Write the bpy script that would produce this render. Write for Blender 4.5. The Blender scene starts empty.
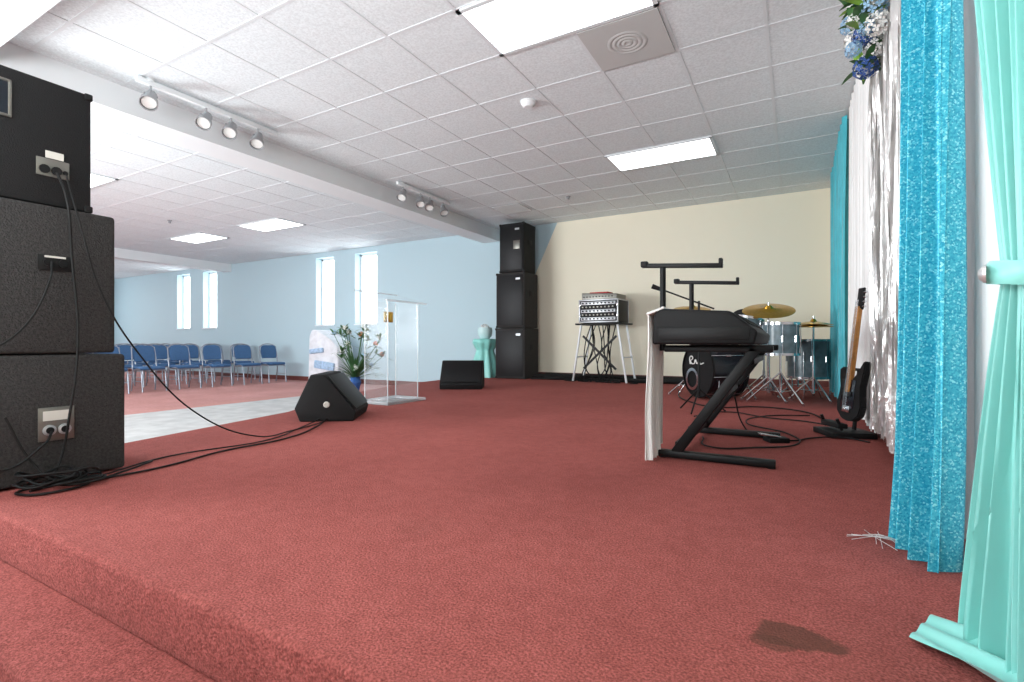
import bpy, bmesh, math, random
from mathutils import Vector, Matrix, Euler
random.seed(7)
SC=bpy.context.scene
COL=SC.collection
ST=0.29; CAM=0.88; CE=2.95; YB=7.95; XR=0.48

# ---------------------------------------------------------------- materials
def lin(c):
    return tuple(((v/255)/12.92 if v/255<=0.04045 else ((v/255+0.055)/1.055)**2.4) for v in c)+(1,)
def mat(name,col,rough=0.6,metal=0.0,noise=0,nscale=20,bump=0,bscale=200,emit=None,es=0,spec=0.5,sheen=0,alpha=1,col2=None,trans=0,detail=3):
    m=bpy.data.materials.new(name); m.use_nodes=True
    nt=m.node_tree; N=nt.nodes; L=nt.links; b=N['Principled BSDF']
    c=lin(col)
    b.inputs['Base Color'].default_value=c
    b.inputs['Roughness'].default_value=rough
    b.inputs['Metallic'].default_value=metal
    b.inputs['Specular IOR Level'].default_value=spec
    b.inputs['Sheen Weight'].default_value=sheen
    b.inputs['Alpha'].default_value=alpha
    b.inputs['Transmission Weight'].default_value=trans
    tc=N.new('ShaderNodeTexCoord')
    nz=N.new('ShaderNodeTexNoise'); nz.inputs['Scale'].default_value=nscale; nz.inputs['Detail'].default_value=detail
    L.new(tc.outputs['Object'],nz.inputs['Vector'])
    mx=N.new('ShaderNodeMix'); mx.data_type='RGBA'
    c2=lin(col2) if col2 else tuple(v*(1-noise) for v in c[:3])+(1,)
    mx.inputs[6].default_value=c; mx.inputs[7].default_value=c2
    if noise or col2:
        r=N.new('ShaderNodeValToRGB'); r.color_ramp.elements[0].position=0.35; r.color_ramp.elements[1].position=0.65
        L.new(nz.outputs['Fac'],r.inputs[0]); L.new(r.outputs[0],mx.inputs[0])
    else: mx.inputs[0].default_value=0
    L.new(mx.outputs[2],b.inputs['Base Color'])
    if bump:
        n2=N.new('ShaderNodeTexNoise'); n2.inputs['Scale'].default_value=bscale; n2.inputs['Detail'].default_value=2
        L.new(tc.outputs['Object'],n2.inputs['Vector'])
        bp=N.new('ShaderNodeBump'); bp.inputs['Strength'].default_value=bump; bp.inputs['Distance'].default_value=0.01
        L.new(n2.outputs['Fac'],bp.inputs['Height']); L.new(bp.outputs[0],b.inputs['Normal'])
    if emit:
        b.inputs['Emission Color'].default_value=lin(emit); b.inputs['Emission Strength'].default_value=es
    return m

def carpet(name,c1,c2,stain=False,grey=False):
    m=bpy.data.materials.new(name); m.use_nodes=True
    nt=m.node_tree; N=nt.nodes; L=nt.links; b=N['Principled BSDF']
    b.inputs['Roughness'].default_value=0.95; b.inputs['Specular IOR Level'].default_value=0.15
    tc=N.new('ShaderNodeTexCoord')
    def noise(s,d=2):
        n=N.new('ShaderNodeTexNoise'); n.inputs['Scale'].default_value=s; n.inputs['Detail'].default_value=d
        L.new(tc.outputs['Object'],n.inputs['Vector']); return n
    def ramp(src,a,bb):
        r=N.new('ShaderNodeMapRange'); r.inputs[1].default_value=a; r.inputs[2].default_value=bb
        L.new(src,r.inputs[0]); return r
    def mix(f,a,bc,t='MIX'):
        x=N.new('ShaderNodeMix'); x.data_type='RGBA'; x.blend_type=t
        if hasattr(f,'links'): L.new(f,x.inputs[0])
        else: x.inputs[0].default_value=f
        for i,v in ((6,a),(7,bc)):
            if isinstance(v,tuple): x.inputs[i].default_value=v
            else: L.new(v,x.inputs[i])
        return x.outputs[2]
    fine=ramp(noise(190,4).outputs['Fac'],0.36,0.64)
    big=ramp(noise(1.3,6).outputs['Fac'],0.3,0.72)
    mid=ramp(noise(22,5).outputs['Fac'],0.35,0.65)
    c=mix(fine.outputs[0],lin(c1),lin(c2))
    dk=mix(1.0,c,(0.78,0.75,0.75,1),'MULTIPLY')
    c=mix(big.outputs[0],c,dk)
    dk2=mix(1.0,c,(0.88,0.85,0.85,1),'MULTIPLY')
    c=mix(mid.outputs[0],c,dk2)
    if stain:
        # actual spill stains soaked in the pile
        for (sx,sy,rx,ry,st) in ((0.0,1.165,0.085,0.055,0.8),(-0.035,1.115,0.045,0.028,0.65),(-1.05,1.28,0.10,0.10,0.12)):
            mp=N.new('ShaderNodeMapping'); mp.vector_type='POINT'
            mp.inputs['Location'].default_value=(-sx/rx,-sy/ry,0); mp.inputs['Scale'].default_value=(1/rx,1/ry,0)
            L.new(tc.outputs['Object'],mp.inputs[0])
            ln=N.new('ShaderNodeVectorMath'); ln.operation='LENGTH'; L.new(mp.outputs[0],ln.inputs[0])
            nz=noise(16,4)
            ad=N.new('ShaderNodeMath'); ad.operation='MULTIPLY_ADD'; ad.inputs[1].default_value=1.6; 
            L.new(nz.outputs['Fac'],ad.inputs[0]); L.new(ln.outputs['Value'],ad.inputs[2])
            rr=N.new('ShaderNodeMapRange'); rr.inputs[1].default_value=1.62 if st>0.5 else 1.3; rr.inputs[2].default_value=1.78 if st>0.5 else 2.1; rr.inputs[3].default_value=st; rr.inputs[4].default_value=0
            L.new(ad.outputs[0],rr.inputs[0])
            c=mix(rr.outputs[0],c,lin((92,60,50)))
    L.new(c,b.inputs['Base Color'])
    bp=N.new('ShaderNodeBump'); bp.inputs['Strength'].default_value=0.8; bp.inputs['Distance'].default_value=0.007
    L.new(noise(170,3).outputs['Fac'],bp.inputs['Height']); L.new(bp.outputs[0],b.inputs['Normal'])
    return m

M={}
M['carpet']=carpet('carpet_red',(187,105,98),(136,73,68),stain=True)
M['floorc']=carpet('carpet_floor',(212,165,160),(195,140,134))
M['grey']=mat('grey_floor',(200,200,198),0.5,noise=0.25,nscale=5,detail=6)
M['white']=mat('white_paint',(232,236,238),0.6)
M['tbar']=mat('tbar_white',(222,228,231),0.5)
M['tile']=mat('ceiling_tile',(234,242,245),0.9,noise=0.16,nscale=70,bump=0.12,bscale=120,detail=4)
M['base']=mat('baseboard_brown',(105,52,45),0.6)
M['rwall']=mat('cream_wall',(236,229,208),0.7,bump=0.05)
M['bluewall']=mat('blue_wall',(184,212,222),0.7,bump=0.05)
M['troffer']=mat('troffer_lens',(255,255,255),0.4,emit=(250,252,255),es=3.4)
M['black']=mat('black_plastic',(12,12,13),0.6,spec=0.3)
M['blackm']=mat('black_metal',(9,9,10),0.5,spec=0.3)
M['spk']=mat('speaker_carpet',(54,52,51),0.95,noise=0.5,nscale=90,bump=0.6,bscale=150)
M['spk2']=mat('speaker_textured',(17,17,18),0.7,bump=0.3,bscale=200,spec=0.3)
M['grille']=mat('speaker_grille',(30,30,32),0.5,metal=0.5,noise=0.6,nscale=300)
M['plate']=mat('connector_plate',(120,118,112),0.4,metal=0.7)
M['chrome']=mat('chrome',(215,215,218),0.15,metal=1)
M['silver']=mat('silver_grey',(170,172,175),0.35,metal=0.6)
M['label']=mat('paper_label',(200,197,189),0.7)
M['rubber']=mat('cable_rubber',(10,10,10),0.6,spec=0.3)
M['chairfab']=mat('chair_fabric',(66,106,150),0.9,noise=0.35,nscale=150)
M['chairfr']=mat('chair_frame',(150,156,166),0.3,metal=0.7)
M['teal']=mat('teal_fabric',(70,190,205),0.5,sheen=0.4,noise=0.15,nscale=6)
M['aqua']=mat('aqua_satin',(136,212,203),0.35,sheen=0.3,noise=0.06,nscale=4)
M['sheer']=mat('white_sheer',(240,240,238),0.7,sheen=0.3)
M['cloth']=mat('white_cloth',(238,236,232),0.7)
M['leaf']=mat('leaf_green',(70,120,66),0.5,noise=0.4,nscale=12)
M['leaf2']=mat('leaf_lime',(140,190,70),0.5)
M['bluefl']=mat('flower_blue',(60,95,165),0.6,noise=0.3,nscale=30)
M['whitefl']=mat('flower_white',(240,240,235),0.6)
M['lbfl']=mat('flower_lightblue',(150,190,220),0.6)
M['paleaq']=mat('pale_aqua_glass',(195,225,226),0.25)
M['orfl']=mat('flower_orange',(225,120,50),0.6)
M['bvase']=mat('blue_vase',(50,100,170),0.15)
M['gold']=mat('gold',(205,165,70),0.25,metal=0.9)
M['brass']=mat('cymbal_brass',(205,160,65),0.25,metal=1,noise=0.2,nscale=40)
M['drum']=mat('drum_shell',(108,130,138),0.3,metal=0.0,noise=0.4,nscale=14)
M['drumk']=mat('kick_shell',(24,30,38),0.25,noise=0.25,nscale=8)
M['head']=mat('drum_head',(235,235,232),0.5)
M['wood']=mat('guitar_neck',(190,130,65),0.4,noise=0.3,nscale=30)
M['red']=mat('red_plastic',(180,40,40),0.5)
M['darkgl']=mat('dark_screen',(25,30,38),0.2)
M['concrete']=mat('window_frame',(225,228,230),0.5)
M['lampgl']=mat('spot_lens',(225,225,222),0.3)

# sequins
def sequin():
    m=bpy.data.materials.new('turquoise_sequin'); m.use_nodes=True
    nt=m.node_tree;N=nt.nodes;L=nt.links;b=N['Principled BSDF']
    tc=N.new('ShaderNodeTexCoord'); v=N.new('ShaderNodeTexVoronoi'); v.inputs['Scale'].default_value=230
    L.new(tc.outputs['Object'],v.inputs['Vector'])
    sp=N.new('ShaderNodeSeparateColor'); L.new(v.outputs['Color'],sp.inputs[0])
    r=N.new('ShaderNodeValToRGB'); e=r.color_ramp.elements
    e[0].color=lin((30,160,192)); e[1].color=lin((80,200,218)); e[0].position=0.1; e[1].position=0.8
    x=r.color_ramp.elements.new(0.95); x.color=lin((150,230,238))
    L.new(sp.outputs[0],r.inputs[0]); L.new(r.outputs[0],b.inputs['Base Color'])
    b.inputs['Metallic'].default_value=0.2; b.inputs['Roughness'].default_value=0.4
    bp=N.new('ShaderNodeBump'); bp.inputs['Strength'].default_value=0.4; bp.inputs['Distance'].default_value=0.003
    L.new(sp.outputs[1],bp.inputs['Height']); L.new(bp.outputs[0],b.inputs['Normal'])
    return m
M['sequin']=sequin()
M['foil']=mat('silver_foil',(236,234,232),0.28,metal=0.7,bump=0.5,bscale=25)

def acrylic():
    m=bpy.data.materials.new('clear_acrylic'); m.use_nodes=True
    nt=m.node_tree;N=nt.nodes;L=nt.links
    b=N['Principled BSDF']; b.inputs['Base Color'].default_value=(0.9,0.95,0.97,1); b.inputs['Roughness'].default_value=0.05
    b.inputs['Alpha'].default_value=0.05
    return m
M['acrylic']=acrylic()
M['acedge']=mat('acrylic_edge',(225,235,238),0.2,alpha=0.4)

def backwall():
    m=bpy.data.materials.new('two_tone_wall'); m.use_nodes=True
    nt=m.node_tree;N=nt.nodes;L=nt.links;b=N['Principled BSDF']; b.inputs['Roughness'].default_value=0.7
    tc=N.new('ShaderNodeTexCoord'); s=N.new('ShaderNodeSeparateXYZ'); L.new(tc.outputs['Object'],s.inputs[0])
    # cream where x > -3.57 + (z-2.95)*0.49
    a=N.new('ShaderNodeMath'); a.operation='MULTIPLY_ADD'; a.inputs[1].default_value=-0.49; L.new(s.outputs[2],a.inputs[0]); L.new(s.outputs[0],a.inputs[2])
    g=N.new('ShaderNodeMath'); g.operation='GREATER_THAN'; g.inputs[1].default_value=-3.57-2.95*0.49; L.new(a.outputs[0],g.inputs[0])
    x=N.new('ShaderNodeMix'); x.data_type='RGBA'; x.inputs[6].default_value=lin((182,206,215)); x.inputs[7].default_value=lin((240,233,212))
    L.new(g.outputs[0],x.inputs[0]); L.new(x.outputs[2],b.inputs['Base Color'])
    return m
M['backwall']=backwall()

# ---------------------------------------------------------------- geometry helpers
def obj(name,me,m=None,parent=None):
    if m is not None: me.materials.append(M[m] if isinstance(m,str) else m)
    o=bpy.data.objects.new(name,me); COL.objects.link(o)
    if parent: o.parent=parent
    return o
def bm_me(bm,name,smooth=True,ang=0.6):
    bmesh.ops.recalc_face_normals(bm,faces=bm.faces)
    me=bpy.data.meshes.new(name); bm.to_mesh(me); bm.free()
    if smooth:
        me.shade_smooth(); me.set_sharp_from_angle(angle=ang)
    return me
def add_box(bm,c,s,rot=None,bevel=0,seg=2):
    r=bmesh.ops.create_cube(bm,size=1)
    vs=r['verts']
    bmesh.ops.scale(bm,vec=s,verts=vs)
    if bevel:
        es=list({e for v in vs for e in v.link_edges})
        rr=bmesh.ops.bevel(bm,geom=es,offset=bevel,segments=seg,affect='EDGES',profile=0.5)
        vs=list({v for v in rr['verts']}|{v for v in vs if v.is_valid})
    if rot: bmesh.ops.rotate(bm,cent=(0,0,0),matrix=Euler(rot).to_matrix(),verts=vs)
    bmesh.ops.translate(bm,vec=c,verts=vs)
def add_cyl(bm,p1,p2,r,r2=None,seg=20):
    p1=Vector(p1);p2=Vector(p2);d=p2-p1
    mt=Matrix.Translation((p1+p2)/2)@d.to_track_quat('Z','Y').to_matrix().to_4x4()
    bmesh.ops.create_cone(bm,cap_ends=True,segments=seg,radius1=r,radius2=r if r2 is None else r2,depth=d.length,matrix=mt)
def add_lathe(bm,prof,mt=Matrix(),seg=32):
    rings=[]
    for (r,z) in prof:
        rings.append([bm.verts.new(mt@Vector((max(r,1e-4)*math.cos(2*math.pi*i/seg),max(r,1e-4)*math.sin(2*math.pi*i/seg),z))) for i in range(seg)])
    for a,b in zip(rings,rings[1:]):
        for i in range(seg):
            bm.faces.new((a[i],a[(i+1)%seg],b[(i+1)%seg],b[i]))
class A:
    def __init__(s,name,loc=(0,0,0),rz=0):
        s.e=bpy.data.objects.new(name,None); s.e.empty_display_size=0.1; s.e.location=loc; s.e.rotation_euler=(0,0,rz); COL.objects.link(s.e)
    def box(s,n,c,sz,m,bevel=0.0,rot=None,seg=2):
        bm=bmesh.new(); add_box(bm,c,sz,rot,bevel,seg); return obj(n,bm_me(bm,n),m,s.e)
    def boxes(s,n,lst,m,bevel=0.0):
        bm=bmesh.new()
        for it in lst: add_box(bm,it[0],it[1],it[2] if len(it)>2 else None,bevel)
        return obj(n,bm_me(bm,n),m,s.e)
    def cyl(s,n,p1,p2,r,m,r2=None,seg=20):
        bm=bmesh.new(); add_cyl(bm,p1,p2,r,r2,seg); return obj(n,bm_me(bm,n),m,s.e)
    def cyls(s,n,lst,m,seg=12):
        bm=bmesh.new()
        for it in lst: add_cyl(bm,it[0],it[1],it[2],it[3] if len(it)>3 else None,seg)
        return obj(n,bm_me(bm,n),m,s.e)
    def lathe(s,n,prof,c,m,rot=(0,0,0),seg=32):
        bm=bmesh.new(); add_lathe(bm,prof,Matrix.Translation(c)@Euler(rot).to_matrix().to_4x4(),seg); return obj(n,bm_me(bm,n),m,s.e)
    def prism(s,n,prof,y0,y1,m,bevel=0.0):
        bm=bmesh.new()
        a=[bm.verts.new((x,y0,z)) for x,z in prof]; b=[bm.verts.new((x,y1,z)) for x,z in prof]
        bm.faces.new(a); bm.faces.new(b[::-1])
        for i in range(len(a)):
            j=(i+1)%len(a); bm.faces.new((a[j],a[i],b[i],b[j]))
        if bevel: bmesh.ops.bevel(bm,geom=list(bm.edges),offset=bevel,segments=3,affect='EDGES',profile=0.5)
        return obj(n,bm_me(bm,n),m,s.e)
    def tube(s,n,pts,r,m,cyc=False): return tube(n,pts,r,m,s.e,cyc)
    def mesh(s,n,v,f,m,smooth=True):
        me=bpy.data.meshes.new(n); me.from_pydata(v,[],f)
        if smooth: me.shade_smooth()
        return obj(n,me,m,s.e)
def tube(n,pts,r,m,parent=None,cyc=False):
    cu=bpy.data.curves.new(n,'CURVE'); cu.dimensions='3D'; cu.bevel_depth=r; cu.bevel_resolution=3; cu.resolution_u=10; cu.use_fill_caps=True
    sp=cu.splines.new('BEZIER'); sp.bezier_points.add(len(pts)-1)
    for b,p in zip(sp.bezier_points,pts):
        b.co=p; b.handle_left_type=b.handle_right_type='AUTO'
    sp.use_cyclic_u=cyc
    o=bpy.data.objects.new(n+'_crv',cu); COL.objects.link(o)
    me=bpy.data.meshes.new_from_object(o)
    bpy.data.objects.remove(o); bpy.data.curves.remove(cu)
    me.shade_smooth(); me.materials.clear()
    return obj(n,me,m,parent)
def topboxes(n,lst,m,bevel=0.0):
    bm=bmesh.new()
    for it in lst: add_box(bm,it[0],it[1],it[2] if len(it)>2 else None,bevel)
    return obj(n,bm_me(bm,n),m)
def span(x0,x1,y0,y1,z0,z1): return (((x0+x1)/2,(y0+y1)/2,(z0+z1)/2),(x1-x0,y1-y0,z1-z0))
def topprism(n,poly,z0,z1,m,bevel=0):
    bm=bmesh.new()
    a=[bm.verts.new((x,y,z0)) for x,y in poly]; b=[bm.verts.new((x,y,z1)) for x,y in poly]
    bm.faces.new(a[::-1]); tf=bm.faces.new(b)
    for i in range(len(a)):
        j=(i+1)%len(a); bm.faces.new((a[i],a[j],b[j],b[i]))
    if bevel: bmesh.ops.bevel(bm,geom=list(tf.edges),offset=bevel,segments=4,affect='EDGES',profile=0.5)
    return obj(n,bm_me(bm,n),m)

# ---------------------------------------------------------------- room shell
XL=-19.5; YN=-4.5
topboxes('floor',[span(XL,XR,YN,YB,-0.1,0)],'floorc')
topboxes('grey_floor_area',[span(-7.1,-4.3,-2,5.8,0.0,0.006)],'grey')
topboxes('ceiling',[span(XL-0.2,XR+0.2,YN,YB+0.25,CE,CE+0.1)],'tile')
T=0.56; gx0=-0.7245; gy0=3.126
g=[]
k=-3
x=gx0+2*T
while x>XL:
    if x<XR: g.append(span(x-0.011,x+0.011,YN,YB,CE-0.003,CE+0.001))
    x-=T
y=gy0-14*T
while y<YB:
    if y>YN: g.append(span(XL,XR,y-0.011,y+0.011,CE-0.0032,CE+0.001))
    y+=T
topboxes('ceiling_grid',g,'tbar')
# walls
wins=[(-15.5,-14.84),(-14.2,-13.55),(-9.65,-9.05),(-8.40,-7.75)]
ZW0,ZW1=1.27,2.83
segs=[]; px=XL-0.2
for a,b in wins:
    segs.append(span(px,a,YB,YB+0.25,0,CE)); segs.append(span(a,b,YB,YB+0.25,0,ZW0)); segs.append(span(a,b,YB,YB+0.25,ZW1,CE)); px=b
segs.append(span(px,XR+0.2,YB,YB+0.25,0,CE))
topboxes('wall_back',segs,'backwall')
topboxes('wall_right',[span(XR,XR+0.2,YN,YB,0,CE)],'rwall')
topboxes('wall_left',[span(XL-0.2,XL,YN,YB,0,0.9),span(XL-0.2,XL,YN,YB,CE-0.12,CE),span(XL-0.2,XL,YN,4.6,0.9,CE-0.12),span(XL-0.2,XL,6.6,YB,0.9,CE-0.12)],'bluewall')
topboxes('wall_near',[span(XL-0.2,XR+0.2,YN-0.2,YN,0,CE)],'bluewall')
for i,(a,b) in enumerate(wins):
    w=A('window_%d'%(i+1),((a+b)/2,YB+0.19,(ZW0+ZW1)/2))
    W=b-a;H=ZW1-ZW0
    w.boxes('frame',[((-W/2+0.02,0,0),(0.04,0.05,H)),((W/2-0.02,0,0),(0.04,0.05,H)),((0,0,H/2-0.02),(W,0.05,0.04)),((0,0,-H/2+0.02),(W,0.05,0.04))],'concrete')
    w.box('sill',(0,-0.12,-H/2+0.012),(W,0.2,0.024),'white')
    w.box('glass',(0,0.0,0),(W-0.06,0.006,H-0.06),'acrylic')
# stage
XS=XR-0.004; YS=YB-0.004
sp=[(XS,0.65),(XS,YS),(-5.1,YS),(-4.9,5.4),(-4.5,4.0),(-3.78,2.85),(-3.36,1.2),(-3.36,0.65)]
topprism('stage_platform',sp,0,ST,'carpet',0.018)
sp2=[(XS,0.44),(XS,0.648),(-3.365,0.648),(-3.62,0.648),(-3.62,0.44)]
topprism('stage_step',sp2,0,0.145,'carpet',0.018)
topboxes('baseboard_back',[span(-5.1,XR,YB-0.015,YB,ST,ST+0.085),span(XL,-5.1,YB-0.015,YB,0,0.1)],'base')
topboxes('baseboard_right',[span(XR-0.015,XR,0.66,YB-0.015,ST,ST+0.085)],'base')
topboxes('baseboard_left',[span(XL,XL+0.015,YN,YB,0,0.1)],'base')
# beams
topboxes('ceiling_beam_main',[span(-5.08,-4.72,YN,YB,CE-0.21,CE+0.01)],'white')
topboxes('ceiling_beam_cross',[span(-4.72,XR,0.6,1.2,CE-0.2,CE+0.01)],'white')
topboxes('ceiling_beam_cross.001',[span(XL,-5.08,0.6,1.2,CE-0.2,CE+0.01)],'white')
topboxes('ceiling_beam_far',[span(-13.2,-12.9,YN,YB,CE-0.2,CE+0.01)],'white')
# troffers
def troffer(cx,cy):
    t=A('ceiling_light_panel',(cx,cy,CE))
    w=2*T;d=T
    t.boxes('frame',[((-w/2+0.015,0,-0.008),(0.03,d,0.014)),((w/2-0.015,0,-0.008),(0.03,d,0.014)),((0,-d/2+0.015,-0.008),(w,0.03,0.014)),((0,d/2-0.015,-0.008),(w,0.03,0.014))],'tbar')
    t.box('lens',(0,0,-0.005),(w-0.06,d-0.06,0.008),'troffer')
for yy in (gy0-0.5*T, gy0+4.5*T, gy0-9.5*T):
    for xx in (-1.2845,-1.2845-12*T,-1.2845-16*T,-1.2845-24*T,-1.2845-29*T):
        troffer(xx,yy)
# vent
v=A('air_vent',(-1.0045,gy0+T/2,CE))
M['ventp']=mat('vent_grey',(196,198,197),0.6)
v.box('panel',(0,0,-0.008),(T-0.03,T-0.03,0.012),'ventp')
for i,r in enumerate((0.17,0.13,0.09,0.05)):
    v.lathe('ring_%d'%i,[(r*.8,-0.014),(r*.8-0.012,-0.018),(r*.8-0.02,-0.018),(r*.8-0.03,-0.014)],(0,0,0),'ventp')
sm=A('smoke_detector',(-2.0,3.85,CE))
sm.lathe('body',[(0,-0.045),(0.035,-0.045),(0.055,-0.03),(0.062,-0.012),(0.07,-0.01),(0.07,0)],(0,0,0),'white')
for (sx,sy) in ((-9.2,4.6),(-2.8,6.6)):
    s_=A('sprinkler_head',(sx,sy,CE)); s_.lathe('body',[(0,-0.05),(0.02,-0.05),(0.02,-0.02),(0.035,-0.01),(0.035,0)],(0,0,0),'silver')
v2=A('ceiling_grille',(gx0-5.5*T,gy0+6.5*T,CE)); v2.boxes('slats',[((0,-0.2+i*0.05,-0.012),(T-0.08,0.02,0.01)) for i in range(9)],'ventp')

# track lights
def track(y0,y1,heads):
    t=A('track_light',(-4.42,y0,CE))
    t.box('rail',(0,(y1-y0)/2,-0.03),(0.035,y1-y0,0.04),'white',0.003)
    t.cyl('mount',(0,0.1,-0.02),(0,0.1,0.0),0.03,'white')
    for i,(hy,ax,ay) in enumerate(heads):
        y=hy-y0
        d=Vector((ax,ay,-1)).normalized()
        t.cyl('stem_%d'%i,(0,y,-0.04),(0,y,-0.11),0.009,'silver')
        p=Vector((0,y,-0.14))
        t.cyl('yoke_%d'%i,(0,y-0.05,-0.12),(0,y+0.05,-0.12),0.008,'silver')
        q=d.to_track_quat('Z','Y').to_matrix().to_4x4()
        bm=bmesh.new(); add_lathe(bm,[(0,-0.06),(0.03,-0.06),(0.038,-0.05),(0.04,0.0),(0.058,0.05),(0.062,0.10),(0.056,0.10),(0.05,0.06)],Matrix.Translation(p)@q,24)
        obj('can_%d'%i,bm_me(bm,'can'),'silver',t.e)
        t.cyl('bulb_%d'%i,p+d*0.055,p+d*0.085,0.035,'lampgl',0.05)
track(1.97,3.18,[(2.07,.7,-.5),(2.5,.6,-.7),(2.72,.6,-.6),(2.98,.5,-.5)])
track(4.89,6.0,[(5.0,.3,-.8),(5.35,.5,-.6),(5.55,.4,-.7),(5.85,.6,-.4)])

# ---------------------------------------------------------------- near loudspeaker stack (backs toward stage +X)
X=-2.73
b1=A('floor_subwoofer',(X,0,ST))
b1.box('cabinet',(-0.27,0.91,0.275),(0.54,0.53,0.53),'spk',0.015,seg=3)
b1.boxes('feet',[((-0.27+sx*0.2,0.91+sy*0.2,0.006),(0.04,0.04,0.012)) for sx in (-1,1) for sy in (-1,1)],'black')
b1.box('connector_plate',(0.004,0.92,0.25),(0.006,0.12,0.14),'plate',0.002)
b1.cyls('jacks',[((0.006,0.895,0.225),(0.014,0.895,0.225),0.02),((0.006,0.945,0.225),(0.014,0.945,0.225),0.02)],'black')
b1.box('label',(0.008,0.92,0.285),(0.003,0.09,0.04),'label')
b1.lathe('jack_ring',[(0.012,0),(0.022,0),(0.022,0.01),(0.014,0.012)],(0.006,0.945,0.225),'silver',(0,math.pi/2,0))
b1.lathe('jack_ring_2',[(0.012,0),(0.022,0),(0.022,0.01),(0.014,0.012)],(0.006,0.895,0.225),'silver',(0,math.pi/2,0))
b1.box('grille',(-0.545,0.91,0.28),(0.01,0.48,0.48),'grille')
b2=A('loudspeaker_cabinet',(X,0,ST+0.542))
b2.box('cabinet',(-0.26,0.885,0.315),(0.52,0.50,0.622),'spk',0.015,seg=3)
b2.box('connector_plate',(0.004,0.915,0.385),(0.006,0.115,0.065),'black',0.002)
b2.cyls('jacks',[((0.006,0.89,0.385),(0.013,0.89,0.385),0.015),((0.006,0.94,0.385),(0.013,0.94,0.385),0.015)],'blackm')
b2.box('label',(0.008,0.915,0.41),(0.002,0.07,0.008),'label')
b2.box('grille',(-0.525,0.885,0.315),(0.01,0.45,0.57),'grille')
b3=A('pa_speaker',(X-0.02,0,ST+1.17))
b3.box('cabinet',(-0.2,0.83,0.265),(0.40,0.44,0.525),'spk2',0.008,seg=3)
b3.box('connector_plate',(0.004,0.915,0.16),(0.006,0.11,0.075),'plate',0.002)
b3.cyls('jacks',[((0.006,0.885,0.15),(0.016,0.885,0.15),0.018),((0.006,0.925,0.15),(0.016,0.925,0.15),0.018),((0.006,0.955,0.15),(0.013,0.955,0.15),0.009)],'black')
b3.box('label',(0.006,0.92,0.215),(0.003,0.06,0.03),'label')
b3.boxes('corners',[((-0.012,1.04,0.015),(0.04,0.03,0.03)),((-0.012,1.04,0.515),(0.04,0.03,0.03))],'black',0.006)
b3.boxes('handle_frame',[((0.004,0.78,0.40),(0.008,0.012,0.14)),((0.004,0.68,0.40),(0.008,0.012,0.14)),((0.004,0.73,0.47),(0.008,0.11,0.012)),((0.004,0.73,0.33),(0.008,0.11,0.012))],'plate',0.003)
b3.box('handle_recess',(0.002,0.73,0.40),(0.006,0.09,0.13),'darkgl')
b3.box('grille',(-0.405,0.83,0.265),(0.01,0.42,0.48),'grille')
# cables near stack
c=A('speaker_cable',(0,0,0))
xs=X+0.02
c.tube('run_a',[(xs-0.01,0.92,ST+1.31),(xs+0.05,0.93,ST+1.2),(xs+0.02,0.96,ST+0.95),(xs+0.02,0.98,ST+0.6),(xs+0.03,0.95,ST+0.3),(xs+0.03,0.90,ST+0.05),(xs+0.06,0.86,ST+0.012),(xs+0.1,0.8,ST+0.01)],0.005,'rubber')
c.tube('run_b',[(xs,0.90,ST+0.93),(xs+0.04,0.88,ST+0.85),(xs+0.03,0.80,ST+0.65),(xs+0.03,0.7,ST+0.55)],0.004,'rubber')
c.tube('run_c',[(xs,0.90,ST+0.22),(xs+0.05,0.86,ST+0.18),(xs+0.03,0.72,ST+0.10),(xs+0.04,0.6,ST+0.3)],0.005,'rubber')
c.tube('run_d',[(xs-0.01,0.95,ST+1.31),(xs+0.04,0.98,ST+1.1),(xs+0.02,1.07,ST+0.8),(xs+0.03,1.2,ST+0.55),(xs-0.02,1.5,ST+0.22),(xs-0.1,1.9,ST+0.03),(xs-0.2,2.2,ST+0.01),(xs-0.35,2.65,ST+0.01)],0.004,'rubber')
c.tube('run_e',[(xs+0.02,0.75,ST+0.30),(xs+0.04,0.82,ST+0.12),(xs+0.09,0.88,ST+0.03),(xs+0.12,0.95,ST+0.012),(xs+0.05,1.15,ST+0.01),(xs-0.05,1.3,ST+0.01)],0.005,'rubber')
for k in range(9):
    cx=xs+0.12+random.uniform(-.03,.03); cy=0.92+random.uniform(-.08,.06); r=random.uniform(.06,.14)
    pts=[(cx+r*0.7*math.cos(t*2*math.pi/9),cy+r*math.sin(t*2*math.pi/9)+0.02*random.random(),ST+0.008+0.008*k*random.uniform(.6,1.2)) for t in range(9)]
    c.tube('coil_%d'%k,pts,0.005,'rubber',True)
c.tube('floor_run',[(xs+0.12,1.0,ST+0.01),(xs+0.12,1.25,ST+0.008),(xs+0.02,1.6,ST+0.008),(xs+0.0,2.0,ST+0.008),(xs-0.2,2.4,ST+0.008),(xs-0.35,2.62,ST+0.02)],0.005,'rubber')
c.tube('floor_run_b',[(xs+0.05,1.05,ST+0.008),(xs-0.1,1.4,ST+0.008),(xs-0.05,1.9,ST+0.008),(xs-0.25,2.3,ST+0.008),(xs-0.4,2.6,ST+0.02)],0.004,'rubber')

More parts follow.
